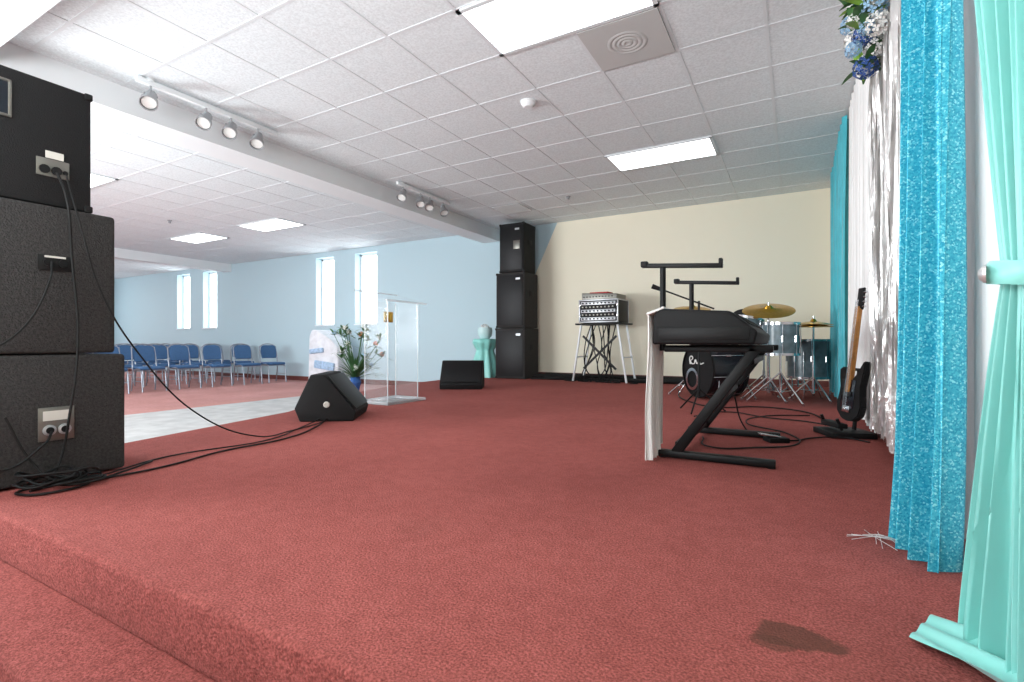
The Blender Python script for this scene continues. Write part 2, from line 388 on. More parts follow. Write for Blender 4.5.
# ---------------------------------------------------------------- far stack
def farbox(name,z,w,d,h,m='spk',cx=-4.12,cy=7.52):
    a=A(name,(cx,cy,z))
    a.box('cabinet',(0,0,h/2),(w,d,h-0.006),m,0.012,seg=3)
    a.box('grille',(0,-d/2-0.004,h/2),(w-0.06,0.012,h-0.08),'grille',0.003)
    a.box('badge',(w/2-0.12,-d/2-0.012,h-0.11),(0.08,0.004,0.03),'silver')
    a.box('handle',(w/2+0.004,0,h*0.62),(0.008,0.14,0.09),'black',0.002)
    a.boxes('corners',[((sx*(w/2-0.012),-d/2+0.012,zz),(0.035,0.035,0.035)) for sx in (-1,1) for zz in (0.019,h-0.019)],'black',0.005)
    return a
farbox('floor_subwoofer',ST,0.56,0.5,0.84)
farbox('loudspeaker_cabinet',ST+0.84,0.54,0.48,0.92)
t_=farbox('pa_speaker',ST+1.76,0.46,0.42,0.82,'spk2',-4.1,7.5)
t_.box('handle_plate',(0.1,-0.222,0.45),(0.12,0.006,0.14),'plate',0.003)

# ---------------------------------------------------------------- wedge monitors
def wedge(loc,rz,s=1.0):
    a=A('stage_monitor_wedge',loc,rz)
    prof=[(-0.20,0.0),(0.20,0.0),(0.22,0.07),(-0.02,0.36),(-0.12,0.36),(-0.24,0.10)]
    prof=[(x*s,z*s) for x,z in prof]
    a.prism('cabinet',prof,-0.27*s,0.27*s,'spk2',0.01*s)
    cx,cz=0.10*s,0.215*s; ang=math.atan2(0.24,0.29)
    a.box('grille',(cx+0.008,0,cz+0.006),(0.012,0.49*s,0.33*s),'grille',0.004,rot=(0,-ang,0))
    a.lathe('jack',[(0.0,0.004),(0.012,0.004),(0.014,0.01),(0.022,0.008),(0.024,0.0)],(0.0,-0.27*s,0.13*s),'label',(math.pi/2,0,0))
    a.box('badge',(0.2*s,0.16*s,0.11*s),(0.004,0.06,0.014),'silver',rot=(0,-ang,0))
    return a
wm=wedge((-3.22,2.84,ST+0.0),math.radians(35),0.98)
wedge((-3.80,5.45,ST),math.radians(-62),1.0)

# ---------------------------------------------------------------- clear podium
p=A('acrylic_podium',(-3.55,3.85,ST))
p.box('base',(0,0,0.015),(0.42,0.56,0.03),'acedge',0.004)
p.boxes('side_panels',[((0,0.22,0.52),(0.30,0.012,0.98)),((0,-0.22,0.52),(0.30,0.012,0.98))],'acrylic')
p.box('front_panel',(-0.15,0,0.52),(0.012,0.45,0.98),'acrylic')
p.boxes('edges',[((sx*0.15,sy*0.22,0.52),(0.008,0.008,0.98)) for sx in (-1,1) for sy in (-1,1)],'acedge')
p.box('top_shelf',(0,0,1.05),(0.42,0.60,0.014),'acrylic',rot=(0,0.27,0))
p.boxes('top_edges',[((0.2,0,0.995),(0.012,0.60,0.02)),((-0.2,0,1.105),(0.012,0.60,0.014))],'acedge')
p.box('emblem',(-0.14,0.10,0.86),(0.01,0.13,0.11),'gold',0.004)
p.lathe('emblem_disc',[(0,0.012),(0.035,0.01),(0.045,0)],(-0.135,0.10,0.86),'gold',(0,math.pi/2,0))

# ---------------------------------------------------------------- flowers
def leafblades(bm,base,n,L,w,spread=1.0,up=0.5,R=random):
    for i in range(n):
        a=R.uniform(0,2*math.pi); e=R.uniform(up*0.2,1.3)
        d=Vector((math.cos(a)*math.cos(e)*spread,math.sin(a)*math.cos(e)*spread,math.sin(e)*1.0))
        l=L*R.uniform(.6,1.1); side=d.cross(Vector((0,0,1)))
        if side.length<1e-3: side=Vector((1,0,0))
        side.normalize()
        prev=None
        for k in range(6):
            t=k/5; pos=Vector(base)+d*l*t+Vector((0,0,-0.25*l*t*t*t))
            ww=w*math.sin(math.pi*min(max(t,0.05),0.97))**0.8
            c2=[bm.verts.new(pos-side*ww),bm.verts.new(pos+side*ww)]
            if prev: bm.faces.new((prev[0],prev[1],c2[1],c2[0]))
            prev=c2
def blossom(bm,c,r,n=26,ps=0.35):
    c=Vector(c)
    for i in range(n):
        z=1-2*(i+.5)/n; ph=i*2.39996
        d=Vector((math.sqrt(1-z*z)*math.cos(ph),math.sqrt(1-z*z)*math.sin(ph),z))
        o=c+d*r*random.uniform(.85,1.05)
        t1=d.orthogonal().normalized(); t2=d.cross(t1)
        rot=random.uniform(0,1.5); q=r*ps
        cv=bm.verts.new(o)
        for k in range(4):
            a=rot+k*math.pi/2
            u=(t1*math.cos(a)+t2*math.sin(a)); w=(t1*math.cos(a+.6)+t2*math.sin(a+.6)); w2=(t1*math.cos(a-.6)+t2*math.sin(a-.6))
            bm.faces.new((cv,bm.verts.new(o+w2*q*.75+d*q*.25),bm.verts.new(o+u*q*1.1+d*q*.2),bm.verts.new(o+w*q*.75+d*q*.25)))
f=A('flower_arrangement',(-4.22,4.0,ST))
f.lathe('vase',[(0,0),(0.05,0),(0.06,0.02),(0.04,0.06),(0.05,0.11),(0.065,0.16),(0.05,0.20),(0.06,0.22),(0.05,0.22),(0.04,0.2)],(0,0,0),'bvase')
bm=bmesh.new(); leafblades(bm,(0,0,0.2),60,0.46,0.013,1.1,0.2)
Rl=random.Random(21)
st=[]
for i in range(26):
    a=Rl.uniform(0,6.28); r=Rl.uniform(.05,.30); q=Vector((r*math.cos(a),r*math.sin(a),Rl.uniform(.30,.84)-r*0.4)); st.append(q)
    leafblades(bm,q,9,0.11,0.014,1.2,-1.0,Rl)
obj('leaves',bm_me(bm,'l'),'leaf',f.e)
bm=bmesh.new()
for q in st[:3]: blossom(bm,q+Vector((0,0,.03)),0.024,18,0.5)
obj('orange_blossoms',bm_me(bm,'l'),'orfl',f.e)
bm=bmesh.new()
for q in st[3:15]: blossom(bm,q+Vector((0,0,.03)),0.022,18,0.5)
obj('white_blossoms',bm_me(bm,'l'),'whitefl',f.e)
bm=bmesh.new()
for q in st[15:19]: blossom(bm,q+Vector((0,0,.03)),0.022,18,0.5)
obj('blue_blossoms',bm_me(bm,'l'),'lbfl',f.e)
f.cyls('stems',[((0,0,.2),q,0.003) for q in st],'leaf',6)

# ---------------------------------------------------------------- chairs
def chair(x,y,rz=0.0):
    a=A('banquet_chair',(x,y,0),rz)  # faces +x
    a.e.scale=(0.94,0.94,0.94)
    a.box('seat',(0.0,0,0.45),(0.43,0.40,0.06),'chairfab',0.025,seg=3)
    a.box('seat_pan',(0,0,0.41),(0.38,0.38,0.02),'chairfr')
    prof=[(-0.175,0.05),(0.175,0.05),(0.188,0.22),(0.17,0.33),(0.12,0.365),(-0.12,0.365),(-0.17,0.33),(-0.188,0.22)]
    bm=bmesh.new()
    va=[bm.verts.new((0.0,p_[0],p_[1])) for p_ in prof]; vb=[bm.verts.new((0.04,p_[0],p_[1])) for p_ in prof]
    bm.faces.new(va); bm.faces.new(vb[::-1])
    for i in range(8): bm.faces.new((va[(i+1)%8],va[i],vb[i],vb[(i+1)%8]))
    bmesh.ops.bevel(bm,geom=list(bm.edges),offset=0.012,segments=3,affect='EDGES')
    bmesh.ops.rotate(bm,cent=(0,0,0),matrix=Euler((0,-0.17,0)).to_matrix(),verts=bm.verts)
    bmesh.ops.translate(bm,vec=(-0.20,0,0.52),verts=bm.verts)
    obj('back',bm_me(bm,'back'),'chairfab',a.e)
    for s_ in (-1,1):
        y_=0.205*s_
        a.tube('frame_back_%d'%(s_+1),[(-0.24,y_,0.003),(-0.19,y_,0.40),(-0.20,y_,0.55),(-0.265,y_*0.95,0.86)],0.013,'chairfr')
        a.tube('frame_front_%d'%(s_+1),[(0.23,y_,0.003),(0.19,y_,0.30),(0.16,y_,0.40),(-0.18,y_,0.41)],0.013,'chairfr')
        a.cyl('stretcher_%d'%(s_+1),(-0.215,y_,0.2),(0.208,y_,0.2),0.008,'chairfr')
    a.tube('top_rail',[(-0.255,-0.195,0.84),(-0.27,-0.12,0.895),(-0.27,0.12,0.895),(-0.255,0.195,0.84)],0.013,'chairfr')
for i in range(6): chair(-10.3+random.uniform(-.05,.05),4.2+i*0.62,random.uniform(-.12,.12)-0.1)
for i in range(6): chair(-11.5+random.uniform(-.05,.05),4.4+i*0.60,random.uniform(-.1,.1)-0.1)
for i in range(6): chair(-12.7,4.6+i*0.58,random.uniform(-.1,.1)-0.1)
for i in range(5): chair(-13.9,4.9+i*0.58,random.uniform(-.1,.1)-0.1)

# ---------------------------------------------------------------- cloth covered pile by the window
w=A('cloth_covered_table',(-8.50,7.4,0),0.15)
M['wrapb']=mat('folded_blue_cloth',(170,200,230),0.6,noise=0.3,nscale=20)
M['wcl']=mat('white_bunting',(226,230,236),0.7,noise=0.15,nscale=9,bump=0.5,bscale=9)
w.prism('drape',[(-0.40,0.0),(0.40,0.0),(0.37,0.80),(0.20,0.95),(-0.1,1.14),(-0.30,1.16),(-0.37,1.02)],-0.26,0.24,'wcl',0.04)
w.box('folded_cloth_a',(0.05,-0.28,0.42),(0.5,0.05,0.16),'wrapb',0.02,rot=(0,0.12,0))
w.box('folded_cloth_b',(-0.15,-0.28,0.72),(0.35,0.05,0.10),'wrapb',0.02,rot=(0,-0.1,0))

# pedestal with teal drape near far stack
q=A('draped_pedestal',(-4.72,7.45,ST))
def drapelathe(a,n,prof,m,folds=9,amp=0.07,seg=72):
    v=[];fc=[]
    for (r,z,k) in prof:
        for i in range(seg):
            t=2*math.pi*i/seg; rr=r*(1+amp*k*math.cos(folds*t))
            v.append((rr*math.cos(t),rr*math.sin(t),z))
    for j in range(len(prof)-1):
        for i in range(seg): fc.append((j*seg+i,j*seg+(i+1)%seg,(j+1)*seg+(i+1)%seg,(j+1)*seg+i))
    a.mesh(n,v,fc,m)
drapelathe(q,'skirt',[(0.25,0.0,1.8),(0.23,0.12,1.6),(0.20,0.28,1.3),(0.16,0.42,1),(0.15,0.47,1.2),(0.19,0.54,1),(0.22,0.60,.6),(0.21,0.66,0.2),(0.001,0.67,0)],'aqua')
q.lathe('glass_bowl',[(0,0.67),(0.08,0.67),(0.12,0.72),(0.13,0.80),(0.12,0.86),(0.11,0.86),(0.12,0.80),(0.11,0.73),(0,0.69)],(0,0,0),'paleaq')
bm=bmesh.new(); blossom(bm,(0,0,0.84),0.08,40,0.3); obj('white_roses',bm_me(bm,'x'),'whitefl',q.e)

# ---------------------------------------------------------------- mixer / rack on folding stand
r=A('audio_mixer_rack',(-2.53,7.35,ST+0.895),-0.08)
r.box('case',(0,0,0.17),(0.62,0.42,0.34),'blackm',0.01)
r.box('inner_front',(0,-0.212,0.17),(0.56,0.006,0.30),'black')
for k in range(5):
    z=0.055+k*0.058
    r.box('unit_%d'%k,(0,-0.218,z),(0.55,0.01,0.05),'silver' if k%2==0 else 'blackm',0.002)
    r.cyls('knobs_%d'%k,[((-0.24+i*0.06,-0.223,z),(-0.24+i*0.06,-0.24,z),0.011) for i in range(9)],'label' if k%2 else 'black',10)
r.prism('top_mixer',[(-0.28,0.34),(0.28,0.34),(0.28,0.42),(-0.28,0.45)],-0.18,0.18,'plate',0.006)
r.cyls('faders',[((-0.24+i*0.05,-0.182,0.385),(-0.24+i*0.05,-0.195,0.385),0.009) for i in range(10)],'black',8)
r.box('red_case',(-0.05,0.02,0.455),(0.3,0.2,0.02),'red',0.006)
r.boxes('latches',[((0.30,-0.2,0.1),(0.03,0.03,0.05)),((0.30,-0.2,0.26),(0.03,0.03,0.05)),((-0.30,-0.2,0.1),(0.03,0.03,0.05)),((-0.30,-0.2,0.26),(0.03,0.03,0.05))],'chrome',0.004)
r.boxes('edge_trim',[((0.305,-0.205,0.17),(0.02,0.02,0.34)),((-0.305,-0.205,0.17),(0.02,0.02,0.34)),((0,-0.205,0.335),(0.62,0.02,0.02)),((0,-0.205,0.01),(0.62,0.02,0.02)),((0.305,0.2,0.17),(0.02,0.02,0.34)),((0.305,0,0.335),(0.02,0.42,0.02))],'silver',0.003)
s=A('folding_equipment_table',(-2.53,7.35,ST),-0.08)
s.box('top',(0,0,0.875),(0.74,0.46,0.025),'blackm',0.006)
for sx in (-1,1):
    for sy in (-1,1):
        s.box('leg_%d%d'%(sx+1,sy+1),(sx*0.36,sy*0.18,0.438),(0.028,0.024,0.862),'white',0.004,rot=(0,-sx*0.16,0))
    s.box('brace_%d'%(sx+1),(sx*0.37,0,0.38),(0.022,0.36,0.022),'white',0.003)
s.boxes('x_brace',[((0,-0.17,0.45),(0.72,0.02,0.03),(0,0.75,0)),((0,-0.15,0.45),(0.72,0.02,0.03),(0,-0.75,0)),((0,0.0,0.03),(0.50,0.03,0.03))],'blackm')
for k in range(12):
    x0=random.uniform(-.25,.2)
    s.tube('hanging_cable_%d'%k,[(x0,0.05,0.86),(x0+random.uniform(-.1,.1),-0.05,0.55),(x0+random.uniform(-.15,.15),0.0,0.2),(x0+random.uniform(-.2,.2),-0.1,0.02),(x0+random.uniform(-.5,.7),-0.15,0.012)],0.008,'rubber')
fc_=A('floor_cable_bundle',(0,0,ST))
for k in range(12):
    yb=7.42+k*0.035
    fc_.tube('cable_%d'%k,[(-3.75+i*0.42,yb+random.uniform(-.12,.06),0.016+0.018*(k%4)) for i in range(8)],0.014,'rubber')
pb=A('power_strip',(-2.0,7.4,ST)); pb.box('body',(0,0,0.03),(0.28,0.10,0.055),'black',0.01); pb.boxes('sockets',[((-0.1+i*0.05,0,0.059),(0.03,0.04,0.003)) for i in range(5)],'blackm')

# ---------------------------------------------------------------- keyboard, stand and cloth
ks=A('keyboard_stand',(-0.35,3.08,ST))
for yy in (-0.41,0.42):
    ks.boxes('side_%d'%int(yy*10),[((0,yy,0.022),(0.54,0.05,0.035)),((0.01,yy,0.562),(0.50,0.045,0.035))],'blackm',0.006)
    dx,dz=0.36,0.52
    ks.box('diagonal_%d'%int(yy*10),(-0.0,yy,0.295),(0.05,0.045,math.hypot(dx,dz)+0.02),'blackm',0.006,rot=(0,math.atan2(dx,dz),0))
    ks.cyls('feet_%d'%int(yy*10),[((-0.25,yy,0.012),(-0.25,yy,0.0),0.02),((0.25,yy,0.012),(0.25,yy,0.0),0.02)],'black')
    ks.cyl('tier_post_%d'%int(yy*10),(-0.25,yy,0.55),(-0.25,yy,0.98),0.015,'blackm')
    ks.box('tier_arm_%d'%int(yy*10),(-0.16,yy,0.985),(0.40,0.03,0.022),'blackm',0.004,rot=(0,0.07,0))
    ks.boxes('arm_pads_%d'%int(yy*10),[((-0.345,yy,1.005),(0.035,0.036,0.03)),((0.03,yy,0.985),(0.018,0.036,0.045))],'black',0.005)
    ks.cyl('knob_%d'%int(yy*10),(-0.25,yy-0.03,0.62),(-0.25,yy-0.065,0.62),0.022,'black')
ks.boxes('cross_bars',[((0.16,0.0,0.50),(0.04,0.82,0.03)),((-0.17,0.0,0.07),(0.04,0.82,0.03)),((0.02,0.0,0.32),(0.03,0.82,0.03))],'blackm',0.005)
kb=A('digital_piano',(-0.38,3.12,ST+0.583))
kb.prism('body',[(-0.235,0.0),(0.22,0.0),(0.235,0.06),(0.12,0.155),(-0.19,0.175),(-0.225,0.15)],-0.62,0.64,'black',0.012)
kb.box('key_bed',(0.175,0.01,0.10),(0.13,1.15,0.012),'label',0.002,rot=(0,0.69,0))
kb.boxes('black_keys',[((0.165,-0.54+i*0.034,0.116),(0.075,0.014,0.012),(0,0.69,0)) for i in range(33) if i%7 not in (2,6)],'black')
kb.boxes('end_cheeks',[((0.0,-0.622,0.05),(0.40,0.006,0.06))],'blackm',0.002)
def curtain(a,n,Ap,Bp,z0,z1,m,folds,amp,nu=None,nz=36,wf=lambda t:1,sh=lambda t:(0,0),af=lambda t:1,hem=0.0,seed=0):
    nu=nu or int(folds*14)
    Ap=Vector(Ap);Bp=Vector(Bp); d=Bp-Ap; nrm=Vector((-d.y,d.x)).normalized(); R=random.Random(seed)
    ph=[R.uniform(-.8,.8) for _ in range(8)]
    v=[];f_=[]
    for j in range(nz+1):
        t=j/nz; z=z1+(z0-z1)*t
        for i in range(nu+1):
            u=i/nu
            b=Ap+d*(.5+(u-.5)*wf(t)); sx,sy=sh(t)
            P_=2*math.pi*folds*u+0.9*math.sin(5*u+ph[0])+0.5*math.sin(2.5*t+ph[1]+u*6)
            o=amp*af(t)*(math.sin(P_)+0.35*math.sin(2.3*P_+ph[2]+t*2)*(0.4+t))
            q_=b+nrm*o+d.normalized()*amp*0.3*math.cos(P_)
            zz_=z+(hem*math.sin(P_*.5+ph[3]) if j==nz else 0)
            v.append((q_.x+sx,q_.y+sy,zz_))
    for j in range(nz):
        for i in range(nu):
            k=j*(nu+1)+i; f_.append((k,k+1,k+nu+2,k+nu+1))
    return a.mesh(n,v,f_,m)
kc=A('white_cloth_drape',(0,0,0))
curtain(kc,'cloth',(-0.640,2.50),(-0.628,2.70),ST+0.008,ST+0.745,'cloth',3.4,0.011,nu=70,nz=50,seed=3,wf=lambda t:0.8+0.2*t,af=lambda t:0.5+0.9*t,sh=lambda t:(0.004*math.sin(t*7),0.006*math.sin(t*4)))
curtain(kc,'cloth_back',(-0.636,2.64),(-0.626,2.80),ST+0.05,ST+0.745,'cloth',2.5,0.010,nu=50,nz=40,seed=9,wf=lambda t:0.8+0.2*t,sh=lambda t:(0.004*math.sin(t*5),0))
kc.boxes('top_fold',[((-0.60,2.63,ST+0.748),(0.09,0.26,0.012),(0,-0.35,0))],'cloth',0.004)

pd=A('sustain_pedal',(-0.10,3.4,ST),0.5); pd.box('base',(0,0,0.015),(0.12,0.09,0.03),'black',0.006); pd.box('treadle',(-0.04,0,0.04),(0.12,0.05,0.012),'chrome',0.004,rot=(0,0.15,0))
kcbl=A('keyboard_cable',(0,0,ST))
kcbl.tube('a',[(-0.35,3.6,0.25),(-0.3,3.65,0.05),(-0.2,3.5,0.01),(-0.05,3.42,0.01),(0.1,3.6,0.01),(0.25,3.7,0.01),(0.38,3.6,0.01)],0.005,'rubber')
kcbl.tube('b',[(-0.5,3.3,0.01),(-0.4,3.0,0.01),(-0.2,3.1,0.01),(0.0,3.3,0.01),(-0.05,3.7,0.01),(-0.3,4.0,0.01),(-0.2,4.5,0.01),(0.1,4.7,0.01)],0.005,'rubber')
kcbl.tube('c',[(-0.7,4.2,0.01),(-0.5,4.6,0.01),(-0.2,4.4,0.01),(0.1,4.3,0.01),(0.3,4.0,0.01),(0.3,3.7,0.01)],0.005,'rubber')
kcbl.tube('d',[(-1.3,6.6,0.01),(-0.9,5.2,0.01),(-0.6,4.9,0.01),(-0.3,5.1,0.01),(0.0,5.0,0.01),(0.2,4.5,0.01),(0.3,4.1,0.01)],0.006,'rubber')

# ---------------------------------------------------------------- drum kit
th=math.atan2(.66,.75)
dk=A('drum_kit',(-0.92,5.69,ST),th)
Ri=Matrix.Rotation(-th,3,'Z')
def wl(x,y,z): # world -> kit local
    v_=Ri@Vector((x+0.92,y-5.69,0)); return (v_.x,v_.y,z-ST)
def drum(n,c,r,h,m='drum',axis='Z',rot=None):
    rot=rot or ((0,0,0) if axis=='Z' else (0,math.pi/2,0))
    dk.lathe(n+'_shell',[(r,-h/2),(r,h/2)],c,m,rot,48)
    dk.lathe(n+'_hoop_a',[(r-0.004,h/2-0.012),(r+0.012,h/2-0.012),(r+0.012,h/2+0.012),(r-0.004,h/2+0.012)],c,'chrome' if axis=='Z' else 'black',rot,48)
    dk.lathe(n+'_hoop_b',[(r-0.004,-h/2-0.012),(r+0.012,-h/2-0.012),(r+0.012,-h/2+0.012),(r-0.004,-h/2+0.012)],c,'chrome' if axis=='Z' else 'black',rot,48)
    dk.lathe(n+'_head_a',[(r,h/2-0.002),(0,h/2)],c,'head',rot,48)
    dk.lathe(n+'_head_b',[(r,-h/2+0.002),(0,-h/2)],c,'black' if axis!='Z' else 'head',rot,48)
    bm=bmesh.new(); mt=Matrix.Translation(c)@Euler(rot).to_matrix().to_4x4()
    for k in range(8):
        a=k*math.pi/4+.2; 
        add_cyl(bm,mt@Vector(((r+0.012)*math.cos(a),(r+0.012)*math.sin(a),-h/2)),mt@Vector(((r+0.012)*math.cos(a),(r+0.012)*math.sin(a),h/2)),0.004,seg=6)
        add_cyl(bm,mt@Vector(((r+0.006)*math.cos(a),(r+0.006)*math.sin(a),-0.03)),mt@Vector(((r+0.006)*math.cos(a),(r+0.006)*math.sin(a),0.03)),0.012,seg=8)
    obj(n+'_lugs',bm_me(bm,'lugs'),'chrome',dk.e)
drum('bass_drum',(0.21,0,0.30),0.28,0.40,'drumk','X')
dk.lathe('bass_port_ring',[(0.09,0),(0.12,0),(0.12,0.006),(0.09,0.006)],(0.002,0.09,0.20),'chrome',(0,-math.pi/2,0))
dk.tube('bass_logo',[(0.0,0.13,0.36),(0.0,0.13,0.44),(0.0,0.08,0.43),(0.0,0.12,0.39),(0.0,0.05,0.37),(0.0,0.03,0.41),(0.0,0.0,0.37),(0.0,-0.04,0.40),(0.0,-0.06,0.37),(0.0,-0.12,0.38)],0.006,'head')
dk.cyls('bass_spurs',[((0.08,0.27,0.2),(0.0,0.38,0.0),0.008),((0.08,-0.27,0.2),(0.0,-0.38,0.0),0.008)],'chrome')
drum('rack_tom_a',wl(-0.78,5.98,ST+0.74),0.15,0.22,rot=(0,0.25,0))
drum('rack_tom_b',wl(-0.46,5.74,ST+0.72),0.16,0.24,rot=(0,0.2,0))
dk.cyls('tom_mount',[((0.2,0,0.56),(0.2,0,0.72),0.014),((0.2,0,0.70),wl(-0.72,5.9,ST+0.70),0.01),((0.2,0,0.70),wl(-0.55,5.85,ST+0.70),0.01)],'chrome')
drum('tom_front',wl(-0.13,5.66,ST+0.63),0.165,0.30)
drum('snare',wl(-0.3,6.15,ST+0.60),0.18,0.14,'chrome')
drum('floor_tom',wl(0.12,6.35,ST+0.42),0.2,0.40)
def tripod(n,x,y,ztop,r=0.012,leg=0.24,hz=0.25):
    c0=Vector(wl(x,y,ST)); L=[]
    L.append((c0+Vector((0,0,0.08)),c0+Vector((0,0,ztop-ST)),r*0.8)); L.append((c0+Vector((0,0,0.08)),c0+Vector((0,0,(ztop-ST)*0.55)),r*1.2))
    for k in range(3):
        a=k*2*math.pi/3+0.5
        e=c0+Vector((leg*math.cos(a),leg*math.sin(a),0.012))
        L.append((c0+Vector((0,0,hz)),e,0.009)); L.append((c0+Vector((0,0,0.1)),c0.lerp(e,0.55)+Vector((0,0,hz*0.42)),0.006)); 
        L.append((e+Vector((0,0,-0.012)),e+Vector((0,0,0.012)),0.015))
    dk.cyls(n,L,'chrome',10)
tripod('snare_stand',-0.13,5.66,ST+0.48,leg=0.30,hz=0.3)
tripod('snare_stand_b',-0.3,6.15,ST+0.53)
tripod('hihat_stand',0.16,6.0,1.13,leg=0.22)
tripod('ride_stand',-0.24,5.78,1.25,leg=0.25)
tripod('crash_stand',-1.02,6.0,1.30,leg=0.25)
tripod('pad_stand',-0.50,5.95,1.12,leg=0.22)
dk.lathe('practice_pad',[(0,0.02),(0.12,0.02),(0.135,0.0),(0.12,-0.02),(0,-0.025)],wl(-0.48,5.93,1.16),'black',(0.5,-0.5,0),40)
dk.cyls('floor_tom_legs',[(Vector(wl(0.12+0.21*math.cos(a),6.35+0.21*math.sin(a),ST)),Vector(wl(0.12+0.21*math.cos(a),6.35+0.21*math.sin(a),ST+0.5)),0.008) for a in (0.3,2.4,4.5)],'chrome')
def cymbal(n,x,y,z,r,rx=0.12,ry=0.05):
    dk.lathe(n,[(0,0.03),(r*0.08,0.028),(r*0.16,0.008),(r*0.2,0.0),(r*0.6,-0.012),(r,-0.03),(r,-0.032),(r*0.6,-0.016),(r*0.2,-0.004),(0,0.02)],wl(x,y,z),'brass',(rx,ry,0),48)
    dk.cyl(n+'_nut',wl(x,y,z+0.02),wl(x,y,z+0.055),0.01,'chrome')
cymbal('ride_cymbal',-0.24,5.78,1.24,0.245,0.30,-0.22)
cymbal('hihat_top',0.16,6.0,1.10,0.18,0.02,0.02)
cymbal('hihat_bottom',0.16,6.0,1.075,0.18,0.0,0.0)
cymbal('crash_cymbal',-1.02,6.0,1.29,0.2,0.25,-0.1)
dk.cyl('throne_seat',wl(0.02,6.75,ST+0.46),wl(0.02,6.75,ST+0.54),0.16,'black'); tripod('throne_base',0.02,6.75,ST+0.47)

# mic stand near the drums
ms=A('microphone_stand',(-0.72,4.55,ST))
ms.cyls('tripod',[((0,0,0.2),(0.22*math.cos(a),0.22*math.sin(a),0.01),0.007) for a in (0.4,2.5,4.6)]+[((0,0,0.12),(0,0,0.95),0.01)],'blackm')
ms.cyls('boom',[((0.12,0.02,0.88),(-0.28,-0.05,1.05),0.007)],'blackm'); ms.cyl('mic',(-0.27,-0.05,1.045),(-0.38,-0.07,1.09),0.014,'black',0.022)

# ---------------------------------------------------------------- guitar on stand
gt=A('bass_guitar',(0.295,3.80,ST+0.10),math.radians(22))
out=[(0.0,0.0),(0.08,0.01),(0.15,0.06),(0.165,0.13),(0.13,0.20),(0.125,0.25),(0.16,0.31),(0.17,0.38),(0.13,0.40),(0.08,0.34),(0.035,0.31),(-0.035,0.31),(-0.08,0.36),(-0.14,0.45),(-0.165,0.44),(-0.155,0.36),(-0.12,0.26),(-0.13,0.20),(-0.165,0.12),(-0.145,0.05),(-0.08,0.01)]
def tilt(bm):
    bmesh.ops.rotate(bm,cent=(0,0,0),matrix=Euler((0,0.11,0)).to_matrix(),verts=bm.verts)
bm=bmesh.new(); va=[bm.verts.new((-0.02,y*0.85,z*0.85)) for y,z in out]; vb=[bm.verts.new((0.02,y*0.85,z*0.85)) for y,z in out]
bm.faces.new(va); bm.faces.new(vb[::-1])
for i in range(len(out)):
    j=(i+1)%len(out); bm.faces.new((va[j],va[i],vb[i],vb[j]))
bmesh.ops.bevel(bm,geom=list(bm.edges),offset=0.006,segments=2,affect='EDGES'); tilt(bm); obj('body',bm_me(bm,'b'),'black',gt.e)
def gbox(n,c,s_,m,bev=0.002):
    bm=bmesh.new(); add_box(bm,c,s_,None,bev); tilt(bm); obj(n,bm_me(bm,n),m,gt.e)
gbox('neck',(-0.018,0,0.46),(0.02,0.040,0.50),'wood',0.006)
gbox('fretboard',(-0.031,0,0.45),(0.007,0.044,0.54),'wood',0.002)
gbox('headstock',(-0.012,0.008,0.77),(0.016,0.065,0.14),'black',0.006)
gbox('pickguard',(-0.023,0.01,0.17),(0.004,0.15,0.18),'darkgl',0.002)
gbox('pickup',(-0.028,0,0.17),(0.012,0.09,0.03),'blackm'); gbox('bridge',(-0.028,0,0.075),(0.012,0.08,0.04),'chrome')
bm=bmesh.new()
for k in range(4): add_cyl(bm,(-0.042,-0.018+k*0.012,0.07),(-0.038,-0.013+k*0.009,0.76),0.0012,seg=5)
for k in range(4): add_cyl(bm,(-0.012,-0.025,0.72+k*0.03),(-0.012,-0.048,0.72+k*0.03),0.007,seg=8)
tilt(bm); obj('strings_and_pegs',bm_me(bm,'s'),'chrome',gt.e)
gs=A('guitar_stand',(0.27,3.84,ST),math.radians(22))
gs.boxes('base',[((0.0,0,0.02),(0.26,0.26,0.035)),((-0.06,0,0.075),(0.06,0.22,0.03))],'black',0.006)
gs.cyls('frame',[((0.06,0,0.04),(0.09,0,0.42),0.012),((-0.06,-0.10,0.05),(-0.09,-0.10,0.12),0.01),((-0.06,0.10,0.05),(-0.09,0.10,0.12),0.01),((0.09,-0.07,0.42),(0.09,0.07,0.42),0.01)],'blackm')

# ---------------------------------------------------------------- curtains on right wall
def cur(name): return A(name,(0,0,0))
a=cur('teal_curtain'); curtain(a,'fabric',(0.40,5.45),(0.41,7.5),ST+0.03,CE-0.01,'teal',11,0.035,seed=1)
a=cur('white_sheer_curtain'); curtain(a,'fabric',(0.425,3.62),(0.425,5.38),ST+0.06,CE-0.01,'sheer',12,0.02,seed=2)
a=cur('white_sheer_curtain'); curtain(a,'fabric',(0.43,1.2),(0.43,2.2),ST+0.03,CE-0.01,'sheer',6,0.018,seed=5)
a=cur('turquoise_sequin_curtain'); curtain(a,'fabric',(0.355,1.66),(0.295,1.88),ST+0.004,CE-0.01,'sequin',3.5,0.032,nu=100,nz=60,seed=4,wf=lambda t:0.8+0.32*t*t,af=lambda t:0.8+0.35*t,sh=lambda t:(-0.02*t**6,0))
